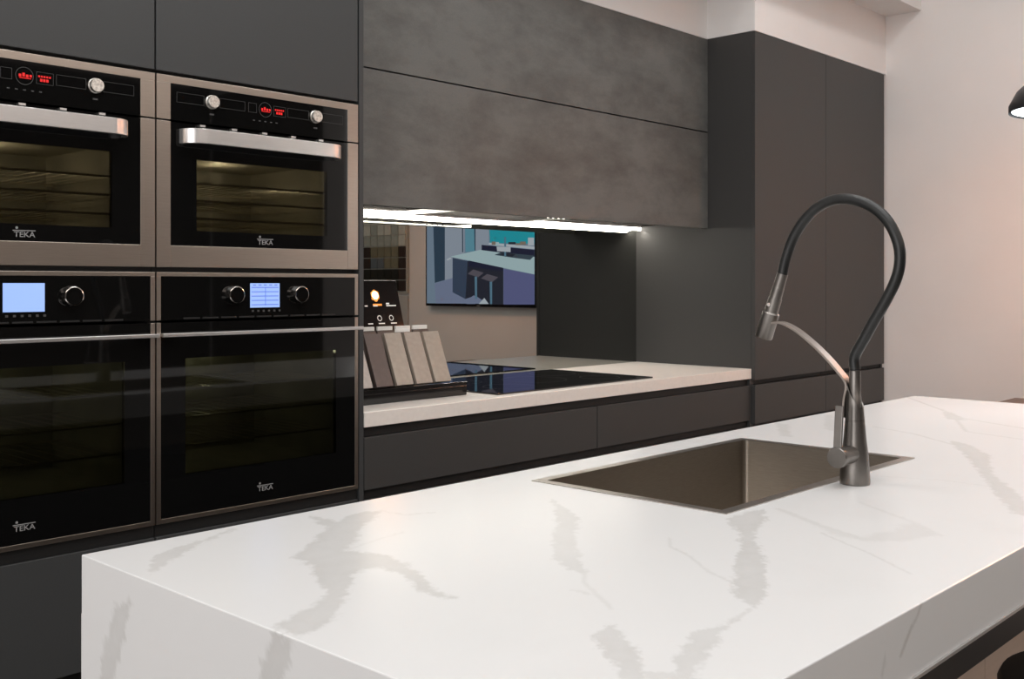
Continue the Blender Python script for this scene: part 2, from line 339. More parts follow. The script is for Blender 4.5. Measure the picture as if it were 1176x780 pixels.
def lower_oven():
    x0 = -W+.002; x1 = -.002; a = x0+.011; b = x1-.011; zb, zt = .691, 1.287; zs = 1.170; cxm = (x0+x1)/2
    t = thing('built_in_oven', (cxm, .3, zb), 'large black glass oven with thin steel edge, lower one beside the mirrored niche', 'oven', 'large black glass ovens')
    f = MB(); f.box(x0, x1, -.002, .018, 1.277, zt); f.box(x0, a, -.002, .018, zs+.003, 1.277); f.box(b, x1, -.002, .018, zs+.003, 1.277)
    f.build('frame', M['steel'], t, .0006)
    cp = box(a, b, -.001, .017, zs+.003, 1.277).build('control_panel', M['black_glass'], t)
    v = MB()
    for k in range(9): xx = x0+.07+k*.051; v.box(xx, xx+.044, -.0016, -.001, zs+.0045, zs+.0085)
    v.build('vent_slots', M['channel'], cp)
    f = MB(); f.box(x0, a, -.002, .018, zb, zs-.003); f.box(b, x1, -.002, .018, zb, zs-.003); f.box(a, b, -.002, .018, zb, zb+.011)
    dr = f.build('door', M['steel'], t, .0006)
    wx0, wx1, wz0, wz1 = x0+.075, x1-.075, .80, 1.08
    g = MB(); g.box(a, b, -.001, .012, wz1, zs-.003); g.box(a, b, -.001, .012, zb+.011, wz0); g.box(a, wx0, -.001, .012, wz0, wz1); g.box(wx1, b, -.001, .012, wz0, wz1)
    g.build('glass_surround', M['black_glass'], dr)
    box(wx0, wx1, -.001, .003, wz0, wz1).build('window_pane', M['pane'], dr)
    c = MB(); X0, X1, Z0, Z1, Y0, Y1 = wx0-.015, wx1+.015, wz0-.015, wz1+.015, .0125, .42
    c.add([(X0, Y0, Z0), (X1, Y0, Z0), (X1, Y0, Z1), (X0, Y0, Z1), (X0, Y1, Z0), (X1, Y1, Z0), (X1, Y1, Z1), (X0, Y1, Z1)], [(0, 1, 5, 4), (1, 2, 6, 5), (2, 3, 7, 6), (3, 0, 4, 7), (4, 5, 6, 7)])
    c.build('cavity', M['enamel'], t)
    for z in (.86, .93, 1.0):
        r = MB(); r.box(wx0-.01, wx1+.01, .04, .045, z, z+.004); r.box(wx0-.01, wx1+.01, .35, .355, z, z+.004)
        for k in range(14): xx = wx0-.005+k*(wx1-wx0+.01)/13; r.box(xx-.001, xx+.001, .045, .35, z+.001, z+.003)
        r.build('oven_rack', M['rack'], t)
    pl = lamp('POINT', 'oven_light', (cxm, .3, 1.06), .22, (.9, 1, .8), shadow_soft_size=.012); pl.parent = t; pl.location = Vector((cxm, .3, 1.06))-t.location
    h = MB(); h.box(x0+.002, x1-.002, -.030, -.022, 1.1335, 1.1425)
    for xx in (x0+.03, x1-.03): h.box(xx-.02, xx+.02, -.023, -.001, 1.1345, 1.1415)
    h.build('handle', M['handle'], dr, .001)
    for kx in (cxm-.094, cxm+.100):
        k = MB(); k.lathe((kx, -.001, 1.232), (kx, -1, 1.232), [(0, .023), (.010, .0225), (.019, .0215), (.020, .019)], 40); kn = k.build('knob', M['chrome'], cp)
        k = MB(); k.lathe((kx, -.0205, 1.232), (kx, -1, 1.232), [(0, .0195), (.002, .0190)], 40); k.build('knob_cap', M['black_glass'], kn)
    box(cxm-.045, cxm+.043, -.0014, -.001, 1.199, 1.261).build('screen', M['blue'], cp)
    m = MB()
    for k in range(6): xx = cxm-.040+k*.016; m.box(xx, xx+.006, -.0014, -.001, 1.188, 1.193)
    m.build('touch_marks', M['mark'], cp)
    logo(dr, cxm, .730, -.0012)
    return t, cp, cxm
lo, lcp, lcx = lower_oven()
lo2 = copy_tree(lo); lo2.location.x -= W; tag(lo2, 'large black glass oven with thin steel edge and plain blue screen, at left edge', 'oven', 'large black glass ovens')
m = MB()
for k in range(5): m.box(lcx-.041, lcx+.039, -.0018, -.0014, 1.205+k*.011, 1.2075+k*.011)
for k in range(5): m.box(lcx-.037+k*.016, lcx-.028+k*.016, -.0018, -.0014, 1.255, 1.258)
m.box(lcx-.001, lcx+.001, -.0018, -.0014, 1.204, 1.251)
m.build('screen_menu_lines', M['blue_line'], lcp)

# ------------------------------------------------------------------ base cabinets below the worktop
def base_unit(x0, x1, label):
    t = thing('base_cabinet', ((x0+x1)/2, .3, 0), label, 'cabinet')
    box(x0, x1, .022, .6, .08, .857).build('carcass', M['carcass'], t)
    box(x0+.0015, x1-.0015, 0, .02, .682, .829).build('drawer', M['door'], t, .001)
    box(x0+.0015, x1-.0015, 0, .02, .392, .654).build('drawer', M['door'], t, .001)
    box(x0+.0015, x1-.0015, 0, .02, .100, .364).build('drawer', M['door'], t, .001)
    box(x0, x1, .012, .021, .831, .856).build('recess_channel', M['channel'], t); box(x0, x1, .012, .021, .656, .680).build('recess_channel', M['channel'], t)
    box(x0, x1, .05, .066, 0, .078).build('plinth', M['channel'], t)
base_unit(.020, 1.060, 'charcoal drawer base cabinet under the worktop beside the oven tower')
base_unit(1.0605, 2.088, 'charcoal drawer base cabinet under the worktop, right of the drawer joint')
tag(box(2.0885, 2.1005, 0, .6, .0, .857).build('filler_panel', M['door']), 'narrow dark upright filler between the base drawers and the tall cupboard', 'panel')
tag(box(.0205, XT-.0005, -.002, .600, .858, .900).build('stone_worktop', M['worktop'], None, .0015), 'cream stone worktop running along the mirror under the cooktop', 'worktop')
tag(box(.0205, XT-.0005, .601, .611, .9005, 1.515).build('mirror_splashback', M['mirror']), 'smoked mirror splashback behind the cooktop', 'mirror')

# tall units at the right
def tall_unit(x0, x1, label, right_end, left_side):
    t = thing('tall_cabinet', ((x0+x1)/2, .3, 0), label, 'cabinet')
    box(x0+(.018 if left_side else 0), x1-(.018 if right_end else 0), .022, .6, .08, ZT-.001).build('carcass', M['carcass'], t)
    xa = x0+.0185 if left_side else x0+.001; xb = x1-.0185 if right_end else x1-.001
    if left_side: box(x0, x0+.0175, .0, .612, 0, ZT).build('side_panel', M['door'], t, .0008)
    if right_end: box(x1-.0175, x1, 0, .6, 0, ZT).build('side_panel', M['door'], t, .0008)
    box(x0+.001 if not left_side else x0-.0, xb, -.019, -.001, .853, ZT-.001).build('door', M['door'], t, .0008)
    box(x0+.001 if not left_side else x0-.0, xb, -.019, -.001, .667, .832).build('drawer', M['door'], t, .0008)
    box(x0+.001 if not left_side else x0-.0, xb, -.019, -.001, .10, .645).build('drawer', M['door'], t, .0008)
    box(xa, xb, .006, .021, .833, .852).build('recess_channel', M['channel'], t); box(xa, xb, .006, .021, .646, .666).build('recess_channel', M['channel'], t)
    box(xa, xb, .05, .066, 0, .079).build('plinth', M['channel'], t)
tall_unit(XT, 2.739, 'tall dark grey cupboard directly beside the mirrored niche', False, True)
tall_unit(2.7395, XE, 'tall dark grey cupboard at the far end, against the white wall', True, False)

# wall cabinet over the cooktop
t = thing('wall_cabinet', (1.06, .4, 1.502), 'long wall cabinet with two concrete-look lift-up fronts above the mirror', 'cabinet')
c = MB(); c.box(.021, XT-.001, YU+.019, .6, 1.525, ZT-.001); c.build('carcass', M['matt'], t)
box(.021, XT-.0015, YU, YU+.018, 1.924, ZT-.001).build('lift_up_door', M['concrete'], t, .0006)
box(.021, XT-.0015, YU, YU+.018, 1.502, 1.919).build('lift_up_door', M['concrete'], t, .0006)
# hood slid in under the cabinet
t = thing('range_hood', (.95, .35, 1.50), 'slim steel range hood set into the underside of the wall cabinet', 'hood')
hb = MB(); hb.box(.655, 1.255, .262, .272, 1.5070, 1.5245); hb.box(.655, 1.255, .545, .552, 1.5070, 1.5245); hb.box(.655, .662, .272, .545, 1.5070, 1.5245); hb.box(1.248, 1.255, .272, .545, 1.5070, 1.5245)
hb.build('hood_frame', M['handle'], t, .0008)
box(.664, .950, .274, .543, 1.512, 1.520).build('filter', M['hood_in'], t); box(.954, 1.246, .274, .543, 1.512, 1.520).build('filter', M['hood_in'], t)
for k in range(4): MB().cyl((1.10+k*.03, .267, 1.5068), (1.10+k*.03, .267, 1.5040), .0045, n=12).build('hood_button', M['chrome'], t)
def led(x0, x1, y, w, label, z=1.512):
    t = thing('led_strip', ((x0+x1)/2, y, z), label, 'led strip')
    if y > .4:
        box(x0, x1, y-w, y+w+.004, z+.0065, z+.0125).build('profile', M['handle'], t); box(x0+.003, x1-.003, y-w, y+w, z-.007, z+.0062).build('diffuser', M['led'], t)
        lamp('AREA', 'led_downlight', ((x0+x1)/2, y-.02, z-.012), 4.2, (1, .93, .83), (math.radians(18), 0, 0), shape='RECTANGLE', size=x1-x0, size_y=.012)
    else:
        box(x0, x1, y-.005, y-.0005, z-.008, z+.0125).build('profile', M['handle'], t); box(x0+.003, x1-.003, y, y+.005, z-.007, z+.0085).build('diffuser', M['led'], t)
led(.03, 2.095, .574, .006, 'long glowing LED strip along the top of the mirror')
led(.03, 1.385, .2385, .006, 'shorter LED strip behind the front lip of the wall cabinet, seen in the mirror')

# cooktop
t = thing('induction_cooktop', (1.03, .3, .9), 'frameless black glass cooktop set on the cream worktop', 'cooktop')
box(.605, 1.455, .045, .555, .9005, .9055).build('glass_plate', M['cooktop_glass'], t, .001)
for (cx, cy, r) in ((.80, .18, .09), (.80, .42, .075), (1.06, .3, .12), (1.30, .18, .075), (1.30, .42, .09)):
    n = 48; zm = MB()
    for k in range(n):
        a0, a1 = 2*PI*k/n, 2*PI*(k+1)/n; zm.add([(cx+q*math.cos(s), cy+q*math.sin(s), .9057) for q, s in ((r, a0), (r, a1), (r+.001, a1), (r+.001, a0))], [(0, 1, 2, 3)])
    zm.build('cooking_zone_ring', M['channel'], t)


# ------------------------------------------------------------------ colour sample rack on the worktop
t = thing('sample_rack', (.30, .21, .9), 'black two-tier display rack for finish samples beside the oven tower', 'rack')
r = MB(); r.box(.026, .545, .128, .300, .9005, .931); r.build('base', M['black_lip'], t, .001)
r = MB(); r.box(.026, .545, .128, .1325, .9315, .944); r.build('front_lip', M['black_lip'], t, .0006)
ang = math.atan2(.064, .159); dy, dz = math.sin(ang), math.cos(ang)
def slab(x0, x1, y0, z0, L, th, m, name, label, grp):
    p = [(x0, y0, z0), (x0, y0+L*dy, z0+L*dz), (x0, y0+L*dy+th*dz, z0+L*dz-th*dy), (x0, y0+th*dz, z0-th*dy)]
    q = MB().prism(p, (x1-x0, 0, 0)).build(name, m, None, .001); return tag(q, label, 'sample', grp)
sm = {k: mat('sample_'+k, s2l(c), .45, noise_amt=.08, nscale=60) for k, c in dict(white=(190, 182, 175), brown=(96, 84, 80), sand=(168, 157, 145), taupe=(164, 153, 142), greige=(162, 152, 140), dark=(84, 70, 63)).items()}
G1 = 'finish samples in the front row of the rack'
slab(.108, .175, .150, .948, .171, .012, sm['white'], 'finish_sample', 'off-white finish sample half hidden by the oven tower edge', G1)
slab(.190, .256, .150, .948, .171, .012, sm['brown'], 'finish_sample', 'dark brown finish sample, the darkest in the front row of the rack', G1)
slab(.270, .338, .150, .948, .171, .012, sm['sand'], 'finish_sample', 'sand finish sample just right of the dark brown one', G1)
slab(.351, .418, .150, .948, .171, .012, sm['taupe'], 'finish_sample', 'beige finish sample second from the right in the front row', G1)
slab(.430, .498, .150, .948, .171, .012, sm['greige'], 'finish_sample', 'beige finish sample at the right end of the rack nearest the cooktop', G1)
G2 = 'finish samples in the back row of the rack'
wh = ['behind the off-white sample', 'behind the gap left of the sand sample', 'behind the sand sample', 'behind the second beige sample', 'behind the rightmost beige sample']
for k in range(5):
    x0 = .150+k*.0745
    slab(x0, x0+.068, .212, .938, .186, .010, sm['dark'], 'finish_sample', 'brown back-row finish sample '+wh[k], G2)
    y = .212+.186*dy; z = .938+.186*dz
    tag(box(x0+.003, x0+.064, y+.001, y+.009, z+.0005, z+.013).build('label_tab', M['paper'], None, .0005), 'white label tab on the back-row sample '+wh[k], 'label', 'white label tabs on the back row')
tag(box(.318, .378, .2150, .2210, 1.1075, 1.117).build('label_tab', M['paper'], None, .0005), 'white label tab standing between the two middle front-row samples', 'label')
# glossy information display; a warm lamp's reflection is painted on as glow
t = thing('information_display', (.36, .36, .9), 'black glossy countertop display with painted orange lamp reflection and white icons, behind the samples', 'display')
def pd(x, h, off=0):  # point on the leaning screen
    k = h; return (x, .318+k*.285-off*.96, .9+k-off*.28)
def pquad(m, xa, xb, ha, hb, off): m.prism([pd(xa, ha, off), pd(xb, ha, off), pd(xb, hb, off), pd(xa, hb, off)], (0, -.0004*.96, -.0004*.28))
b = MB(); b.prism([pd(.13, .006, 0), pd(.497, .006, 0), pd(.497, .371, 0), pd(.13, .371, 0)], (0, .009, .0025)); sc = b.build('panel', M['display_black'], t, .001)
for xa in (.20, .42): MB().prism([(xa, .345, .9005), (xa, .41, .9005), (xa, .395, 1.10)], (.01, 0, 0)).build('easel_leg', M['black'], t)
M['glint'] = mat('painted_glint_core', (1, .8, .5), .4, emit=(1, .72, .36), estr=9, noise_amt=.02)
M['glint_halo'] = mat('painted_glint_halo', (.6, .25, .05), .4, emit=(1, .30, .05), estr=.75, noise_amt=.3, nscale=40)
def disc(m, cx, ch, r, off, n=24, j=0): m.prism([pd(cx+r*(1+j*random.uniform(-1, 1))*math.cos(2*PI*k/n), ch+r*(1+j*random.uniform(-1, 1))*math.sin(2*PI*k/n), off) for k in range(n)], (0, -.0003, -.0001))
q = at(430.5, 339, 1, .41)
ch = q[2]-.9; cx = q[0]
m = MB(); disc(m, cx, ch, .0125, .0012, j=.05); m.build('lamp_reflection', M['glint'], sc)
m = MB(); disc(m, cx, ch-.001, .0185, .0004, j=.14); pquad(m, cx-.016, cx+.022, ch-.035, ch-.029, .0004); m.build('reflection_halo', M['glint_halo'], sc)  # halo of the painted lamp reflection, plus a small orange bar
m = MB()
for (xa, xb, h) in ((cx-.052, cx-.040, ch-.037), (cx-.016, cx+.002, ch-.037), (cx+.040, cx+.082, ch-.037), (cx-.05, cx-.03, ch-.095), (cx-.006, cx+.020, ch-.095), (cx+.046, cx+.072, ch-.095)):
    pquad(m, xa, xb, h, h+.0035, .0008)
pquad(m, cx+.040, cx+.054, ch-.031, ch-.026, .0008)
m.build('white_captions', M['icon'], sc)
for ccx in (cx+.002, cx+.052):
    m = MB()
    for k in range(24):
        a0, a1 = 2*PI*k/24, 2*PI*(k+1)/24; m.add([pd(ccx+r*math.cos(s), ch-.076+r*math.sin(s), .0008) for r, s in ((.0070, a0), (.0070, a1), (.0095, a1), (.0095, a0))], [(0, 1, 2, 3)])
    m.build('ring_icon', M['icon'], sc)

# ------------------------------------------------------------------ island
IX0, IX1, IY0, IY1, IZ = -1.208, 1.512, -1.834, -.938, .900
SX0, SX1, SY0, SY1 = -.408, .305, -1.426, -1.030
def sdf_poly(X, Y, poly):
    """signed distance (negative inside) of numpy points to a polygon"""
    P = np.array(poly); d = np.full(X.shape, 1e9); inside = np.zeros(X.shape, bool); n = len(P)
    for i in range(n):
        ax, ay = P[i]; bx, by = P[(i+1) % n]; ex, ey = bx-ax, by-ay; wx, wy = X-ax, Y-ay
        h = np.clip((wx*ex+wy*ey)/(ex*ex+ey*ey+1e-12), 0, 1); d = np.minimum(d, (wx-ex*h)**2+(wy-ey*h)**2)
        c = ((ay > Y) != (by > Y)) & (X < (bx-ax)*(Y-ay)/((by-ay) if by != ay else 1e-12)+ax); inside ^= c
    return np.where(inside, -1, 1)*np.sqrt(d)
def sdf_line(X, Y, pts):
    P = np.array(pts); d = np.full(X.shape, 1e9)
    for i in range(len(P)-1):
        ax, ay = P[i]; bx, by = P[i+1]; ex, ey = bx-ax, by-ay; wx, wy = X-ax, Y-ay
        h = np.clip((wx*ex+wy*ey)/(ex*ex+ey*ey+1e-12), 0, 1); d = np.minimum(d, (wx-ex*h)**2+(wy-ey*h)**2)
    return np.sqrt(d)
def cr(lst, ox, oy, sc): return [(ox+a/sc, oy+b/sc) for a, b in lst]
c1 = (260, 580, 3.459); c2 = (600, 560, 3.546); c3 = (860, 450, 2.364); c6 = (0, 560, 2.673); c4 = (1000, 600, 4.335)
top_polys = [
 (cr([(330, 45), (440, 65), (520, 30), (610, 25), (585, 60), (530, 90), (520, 130), (480, 180), (560, 190), (640, 200), (720, 240), (790, 300), (830, 345), (910, 370), (820, 365), (740, 320), (700, 275), (620, 250), (560, 250), (510, 275), (490, 330), (450, 400), (420, 460), (370, 495), (290, 525), (200, 485), (280, 435), (340, 400), (395, 355), (385, 330), (350, 290), (345, 245), (265, 205), (300, 180), (350, 140), (400, 90), (360, 70)], *c1), .62, .008),
 (cr([(465, 240), (475, 210), (540, 185), (620, 160), (700, 130), (745, 120), (690, 143), (610, 178), (560, 202), (500, 243), (455, 270)], *c6), .5, .006),
 (cr([(125, 50), (235, 130), (215, 200), (225, 260), (250, 330), (255, 355), (200, 340), (150, 300), (125, 280), (120, 220), (140, 150), (125, 90)], *c2), .42, .006),
 (cr([(330, 560), (380, 560), (400, 600), (470, 650), (490, 700), (500, 790), (400, 790), (395, 730), (340, 690), (305, 640), (300, 600)], *c2), .52, .006),
 (cr([(720, 580), (800, 560), (870, 540), (780, 640), (740, 700), (700, 790), (620, 790), (630, 700), (650, 640), (690, 600)], *c2), .5, .006),
 (cr([(500, 745), (630, 750), (640, 800), (490, 800)], *c2), .4, .006),
 (cr([(830, 125), (880, 110), (990, 85), (990, 130), (950, 180), (960, 240), (985, 290), (990, 400), (1000, 440), (940, 490), (900, 470), (865, 430), (865, 310), (890, 260), (880, 180)], *c2), .58, .006),
 (cr([(540, 130), (600, 145), (650, 170), (660, 220), (720, 270), (760, 310), (760, 340), (720, 330), (660, 265), (620, 210), (590, 175)], *c3), .55, .008),
 (cr([(520, 45), (560, 62), (590, 78), (540, 75)], *c3), .45, .008),
 (cr([(75, 85), (108, 90), (115, 122), (85, 120)], *c3), .4, .01),
 (cr([(205, 65), (228, 60), (232, 106), (207, 103)], *c3), .35, .01),
 (cr([(190, 365), (300, 395), (400, 375), (440, 350), (520, 388), (450, 402), (330, 408), (230, 390)], *c3), .28, .012),
]
top_lines = [
 (cr([(600, 205), (600, 240), (680, 280), (760, 345), (860, 390)], *c2), .30, .0012), (cr([(200, 420), (300, 440), (340, 470), (360, 495)], *c2), .28, .0015), (cr([(870, 540), (925, 495)], *c2), .35, .002),
 (cr([(340, 95), (450, 115), (560, 145)], *c3), .45, .003), (cr([(430, 15), (520, 48), (580, 72), (760, 102)], *c3), .45, .004), (cr([(560, 72), (590, 108), (760, 132)], *c3), .35, .004),
 (cr([(80, 318), (190, 362), (300, 398)], *c3), .30, .006), (cr([(200, 385), (330, 440), (440, 495)], *c3), .32, .0012), (cr([(340, 228), (520, 240), (700, 262)], *c3), .22, .003), (cr([(300, 300), (440, 352), (520, 390)], *c3), .22, .004),
 (cr([(610, 22), (720, 40), (830, 30)], *c1), .25, .002), (cr([(480, 180), (620, 130), (700, 110)], *c1), .2, .0015),
 (cr([(255, 345), (250, 390), (330, 460)], *c2), .25, .0015),
]
end_polys = [(cr([(412, 335), (350, 368), (345, 400), (330, 460), (315, 500), (305, 600), (300, 700), (330, 700), (345, 588), (370, 500), (385, 440), (400, 370)], *c6), .6), (cr([(838, 440), (897, 462), (885, 530), (868, 600), (840, 720), (770, 720), (795, 588), (815, 520), (830, 480)], *c6), .6)]
front_lines = [(cr([(257, 395), (235, 460), (195, 540), (150, 660)], *c4), .7, .0014), (cr([(70, 680), (60, 760)], *c4), .5, .002)]
def wob(A, B, s, k):
    return (np.sin(A*s+1.7*np.sin(B*s*.7+k))*np.sin(B*s*1.3+k*2.1+1.2*np.sin(A*s*.9)))
def vein_at(u, v, w, polys, lines):
    """u, v in the plane of the face, in metres"""
    jag = .0030*wob(u, v, 95, 1)+.0022*wob(u, v, 240, 2)+.0014*wob(u, v, 620, 3)
    val = np.zeros(u.shape)
    for p, a, soft in polys:
        d = sdf_poly(u, v, p)+jag*1.4
        val = np.maximum(val, a*np.clip(.5-d/soft, 0, 1)*(1-.15*np.clip(-d/.02, 0, 1)))
    for p, a, r in lines:
        d = sdf_line(u+jag, v+.8*jag, p)+jag*.2
        val = np.maximum(val, a*np.clip(1.3-np.abs(d)/(r+.0018), 0, 1))
    return val
tp = [([tuple(at(a, b, 2, IZ)[:2]) for a, b in p], s, sf) for p, s, sf in top_polys]
tl = [([tuple(at(a, b, 2, IZ)[:2]) for a, b in p], s, r) for p, s, r in top_lines]
# random fainter veins on the part of the slab the photo does not show closely
ep = [([tuple(at(a, b, 0, IX0)[1:]) for a, b in p], s, .005) for p, s in end_polys]
el = [([(-1.20, .15), (-1.26, .30), (-1.22, .44), (-1.30, .6)], .4, .006)]
fl = [([(at(a, b, 1, IY0)[0], at(a, b, 1, IY0)[2]) for a, b in p], s, r) for p, s, r in front_lines]

def lin(a, b, st): return list(np.linspace(a, b, max(2, int(round((b-a)/st))+1)))
gx = lin(IX0, SX0, .0032)[:-1]+lin(SX0, SX1, .0035)[:-1]+lin(SX1, IX1, .007)
gy = lin(IY0, SY0, .0032)[:-1]+lin(SY0, SY1, .0040)[:-1]+lin(SY1, IY1, .0035)
gx = np.array(gx); gy = np.array(gy); nx, ny = len(gx), len(gy)
XX, YY = np.meshgrid(gx, gy, indexing='ij'); vt = vein_at(XX.ravel(), YY.ravel(), None, tp, tl)
verts = [np.stack([XX.ravel(), YY.ravel(), np.full(nx*ny, IZ)], 1)]; vals = [vt]
cxm = (gx[:-1]+gx[1:])/2; cym = (gy[:-1]+gy[1:])/2
ii, jj = np.meshgrid(np.arange(nx-1), np.arange(ny-1), indexing='ij'); ii = ii.ravel(); jj = jj.ravel()
hole = (cxm[ii] > SX0) & (cxm[ii] < SX1) & (cym[jj] > SY0) & (cym[jj] < SY1)
ii = ii[~hole]; jj = jj[~hole]
faces = [np.stack([ii*ny+jj, (ii+1)*ny+jj, (ii+1)*ny+jj+1, ii*ny+jj+1], 1)]
off = nx*ny; ZA = .823; TH_S = .030
def add_grid(us, vs_, fn, vein):
    global off
    U, V = np.meshgrid(us, vs_, indexing='ij'); a, b = len(us), len(vs_)
    verts.append(fn(U.ravel(), V.ravel())); vals.append(vein(U.ravel(), V.ravel()))
    i, j = np.meshgrid(np.arange(a-1), np.arange(b-1), indexing='ij'); i = i.ravel(); j = j.ravel()
    faces.append(off+np.stack([i*b+j, (i+1)*b+j, (i+1)*b+j+1, i*b+j+1], 1)); off += a*b
Zr = lambda u: np.zeros(u.shape); st = np.stack; fu = np.full_like
zs_end = np.array(lin(0, ZA, .006)[:-1]+lin(ZA, IZ, .004)); zs_ap = np.array([z for z in zs_end if z >= ZA-1e-6])
add_grid(gy, zs_end, lambda u, v: st([fu(u, IX0), u, v], 1), lambda u, v: vein_at(u, v, None, ep, el))                       # waterfall outer face
add_grid(gx, zs_ap, lambda u, v: st([u, fu(u, IY0), v], 1), lambda u, v: vein_at(u, v, None, [], fl))                         # apron front
add_grid(gx, zs_ap, lambda u, v: st([u, fu(u, IY1), v], 1), lambda u, v: Zr(u))                                               # apron back
add_grid(gy, zs_ap, lambda u, v: st([fu(u, IX1), u, v], 1), lambda u, v: Zr(u))                                               # right edge
# inner skins (plain)
def quad(ps):
    global off
    verts.append(np.array(ps, float)); vals.append(np.zeros(4)); faces.append(np.array([[off, off+1, off+2, off+3]])); off += 4
T2 = .030
x2 = IX0+.04
quad([(x2, IY0, 0), (x2, IY1, 0), (x2, IY1, ZA), (x2, IY0, ZA)])
quad([(IX0, IY0, 0), (IX0, IY1, 0), (x2, IY1, 0), (x2, IY0, 0)])
quad([(IX0, IY0, 0), (x2, IY0, 0), (x2, IY0, ZA), (IX0, IY0, ZA)]); quad([(IX0, IY1, 0), (x2, IY1, 0), (x2, IY1, ZA), (IX0, IY1, ZA)])
# underside ring of the mitred apron, and the underside of the slab
ay = .02
quad([(x2, IY0, ZA), (IX1, IY0, ZA), (IX1, IY0+ay, ZA), (x2, IY0+ay, ZA)]); quad([(x2, IY1, ZA), (IX1, IY1, ZA), (IX1, IY1-ay, ZA), (x2, IY1-ay, ZA)])
quad([(IX1-ay, IY0+ay, ZA), (IX1, IY0+ay, ZA), (IX1, IY1-ay, ZA), (IX1-ay, IY1-ay, ZA)])
zu = IZ-.02
quad([(x2, IY0+ay, ZA), (IX1-ay, IY0+ay, ZA), (IX1-ay, IY0+ay, zu), (x2, IY0+ay, zu)]); quad([(x2, IY1-ay, ZA), (IX1-ay, IY1-ay, ZA), (IX1-ay, IY1-ay, zu), (x2, IY1-ay, zu)])
quad([(IX1-ay, IY0+ay, ZA), (IX1-ay, IY1-ay, ZA), (IX1-ay, IY1-ay, zu), (IX1-ay, IY0+ay, zu)])
for (a0, a1, b0, b1) in ((x2, SX0, IY0+ay, IY1-ay), (SX1, IX1-ay, IY0+ay, IY1-ay), (SX0, SX1, IY0+ay, SY0), (SX0, SX1, SY1, IY1-ay)):
    quad([(a0, b0, zu), (a1, b0, zu), (a1, b1, zu), (a0, b1, zu)])
quad([(SX0, SY0, IZ), (SX1, SY0, IZ), (SX1, SY0, zu), (SX0, SY0, zu)]); quad([(SX0, SY1, IZ), (SX1, SY1, IZ), (SX1, SY1, zu), (SX0, SY1, zu)])
quad([(SX0, SY0, IZ), (SX0, SY1, IZ), (SX0, SY1, zu), (SX0, SY0, zu)]); quad([(SX1, SY0, IZ), (SX1, SY1, IZ), (SX1, SY1, zu), (SX1, SY0, zu)])
V = np.concatenate(verts); F = np.concatenate(faces); A = np.concatenate(vals)
org = np.array([(IX0+IX1)/2, (IY0+IY1)/2, 0])
me = bpy.data.meshes.new('island_worktop'); me.from_pydata((V-org).tolist(), [], F.tolist())
at_ = me.attributes.new('vein', 'FLOAT', 'POINT'); at_.data.foreach_set('value', A.astype(np.float32))
me.materials.append(M['marble'])
bm = bmesh.new(); bm.from_mesh(me)
# weld only the outer arrises, then round them
bmesh.ops.remove_doubles(bm, verts=[v for v in bm.verts if abs(v.co.x+org[0]-IX0) < 1e-5 or abs(v.co.x+org[0]-IX1) < 1e-5 or abs(v.co.y+org[1]-IY0) < 1e-5 or abs(v.co.y+org[1]-IY1) < 1e-5], dist=1e-5)
bmesh.ops.recalc_face_normals(bm, faces=bm.faces)
bm.to_mesh(me); bm.free()
isl = bpy.data.objects.new('island_worktop', me); C.objects.link(isl); isl.location = org
bv = isl.modifiers.new('bevel', 'BEVEL'); bv.width = .0014; bv.segments = 2; bv.limit_method = 'ANGLE'; bv.angle_limit = math.radians(60)
tag(isl, 'thick white marble island worktop with grey veins and a waterfall end', 'worktop')

# cabinet body under the island
t = thing('island_cabinet', (.2, -1.25, 0), 'beige panelled island cabinet set back under the marble overhang', 'cabinet')
b = MB(); b.box(x2+.002, 1.47, -1.515, -1.436, .0, .876); b.box(x2+.002, -.43, -1.436, -.965, 0, .876); b.box(.33, 1.47, -1.436, -.965, 0, .876); b.box(-.43, .33, -1.436, -.965, 0, .60)
b.build('carcass', M['carcass'], t)
for k in range(5):
    xa = x2+.003+k*.527; box(xa, xa+.5245, -1.535, -1.516, .02, .874).build('panel', M['beige'], t, .001)
tag(box(x2+.002, IX1-.03, IY0-.0015, IY0+.045, .786, .8186).build('support_rail', M['frame_steel'], None, .0012), 'dark steel rail under the near edge of the marble island', 'rail')
box(x2+.002, IX1-.03, IY0-.0024, IY0+.010, .8187, .8227).build('edge_highlight_strip', M['handle'], bpy.data.objects['support_rail'])  # bright strip added as the highlight along the slab's lower edge

# sink
t = thing('sink', ((SX0+SX1)/2, (SY0+SY1)/2, .69), 'square dark steel sink bowl sunk into the marble island', 'sink')
g = .0005; rim = MB(); X0, X1, Y0, Y1 = SX0-.0, SX1+.0, SY0-.0, SY1+.0; w = .014
for a in ((X0-.006, X1+.006, Y0-.006, Y0+w), (X0-.006, X1+.006, Y1-w, Y1+.006), (X0-.006, X0+w, Y0+w, Y1-w), (X1-w, X1+.006, Y0+w, Y1-w)): rim.box(a[0], a[1], a[2], a[3], IZ+.0003, IZ+.0016)
rim.build('rim', M['sink_rim'], t)
bx0, bx1, by0, by1, zb = X0+w, X1-w, Y0+w, Y1-w, .70; r = .012; n = 6
def rr(z, ins=0):
    out = []
    for (cx, cy, a0) in ((bx1-r, by1-r, 0), (bx0+r, by1-r, 90), (bx0+r, by0+r, 180), (bx1-r, by0+r, 270)):
        for k in range(n+1):
            a = math.radians(a0+90*k/n); out.append((cx+(r-ins)*math.cos(a), cy+(r-ins)*math.sin(a), z))
    return out
bw = MB(); rings = [rr(IZ+.0010), rr(zb+.012), rr(zb+.004, .004), rr(zb, .011)]; nn = len(rings[0])
vs = [p for q in rings for p in q]; fs = [(i*nn+k, i*nn+(k+1) % nn, (i+1)*nn+(k+1) % nn, (i+1)*nn+k) for i in range(3) for k in range(nn)]
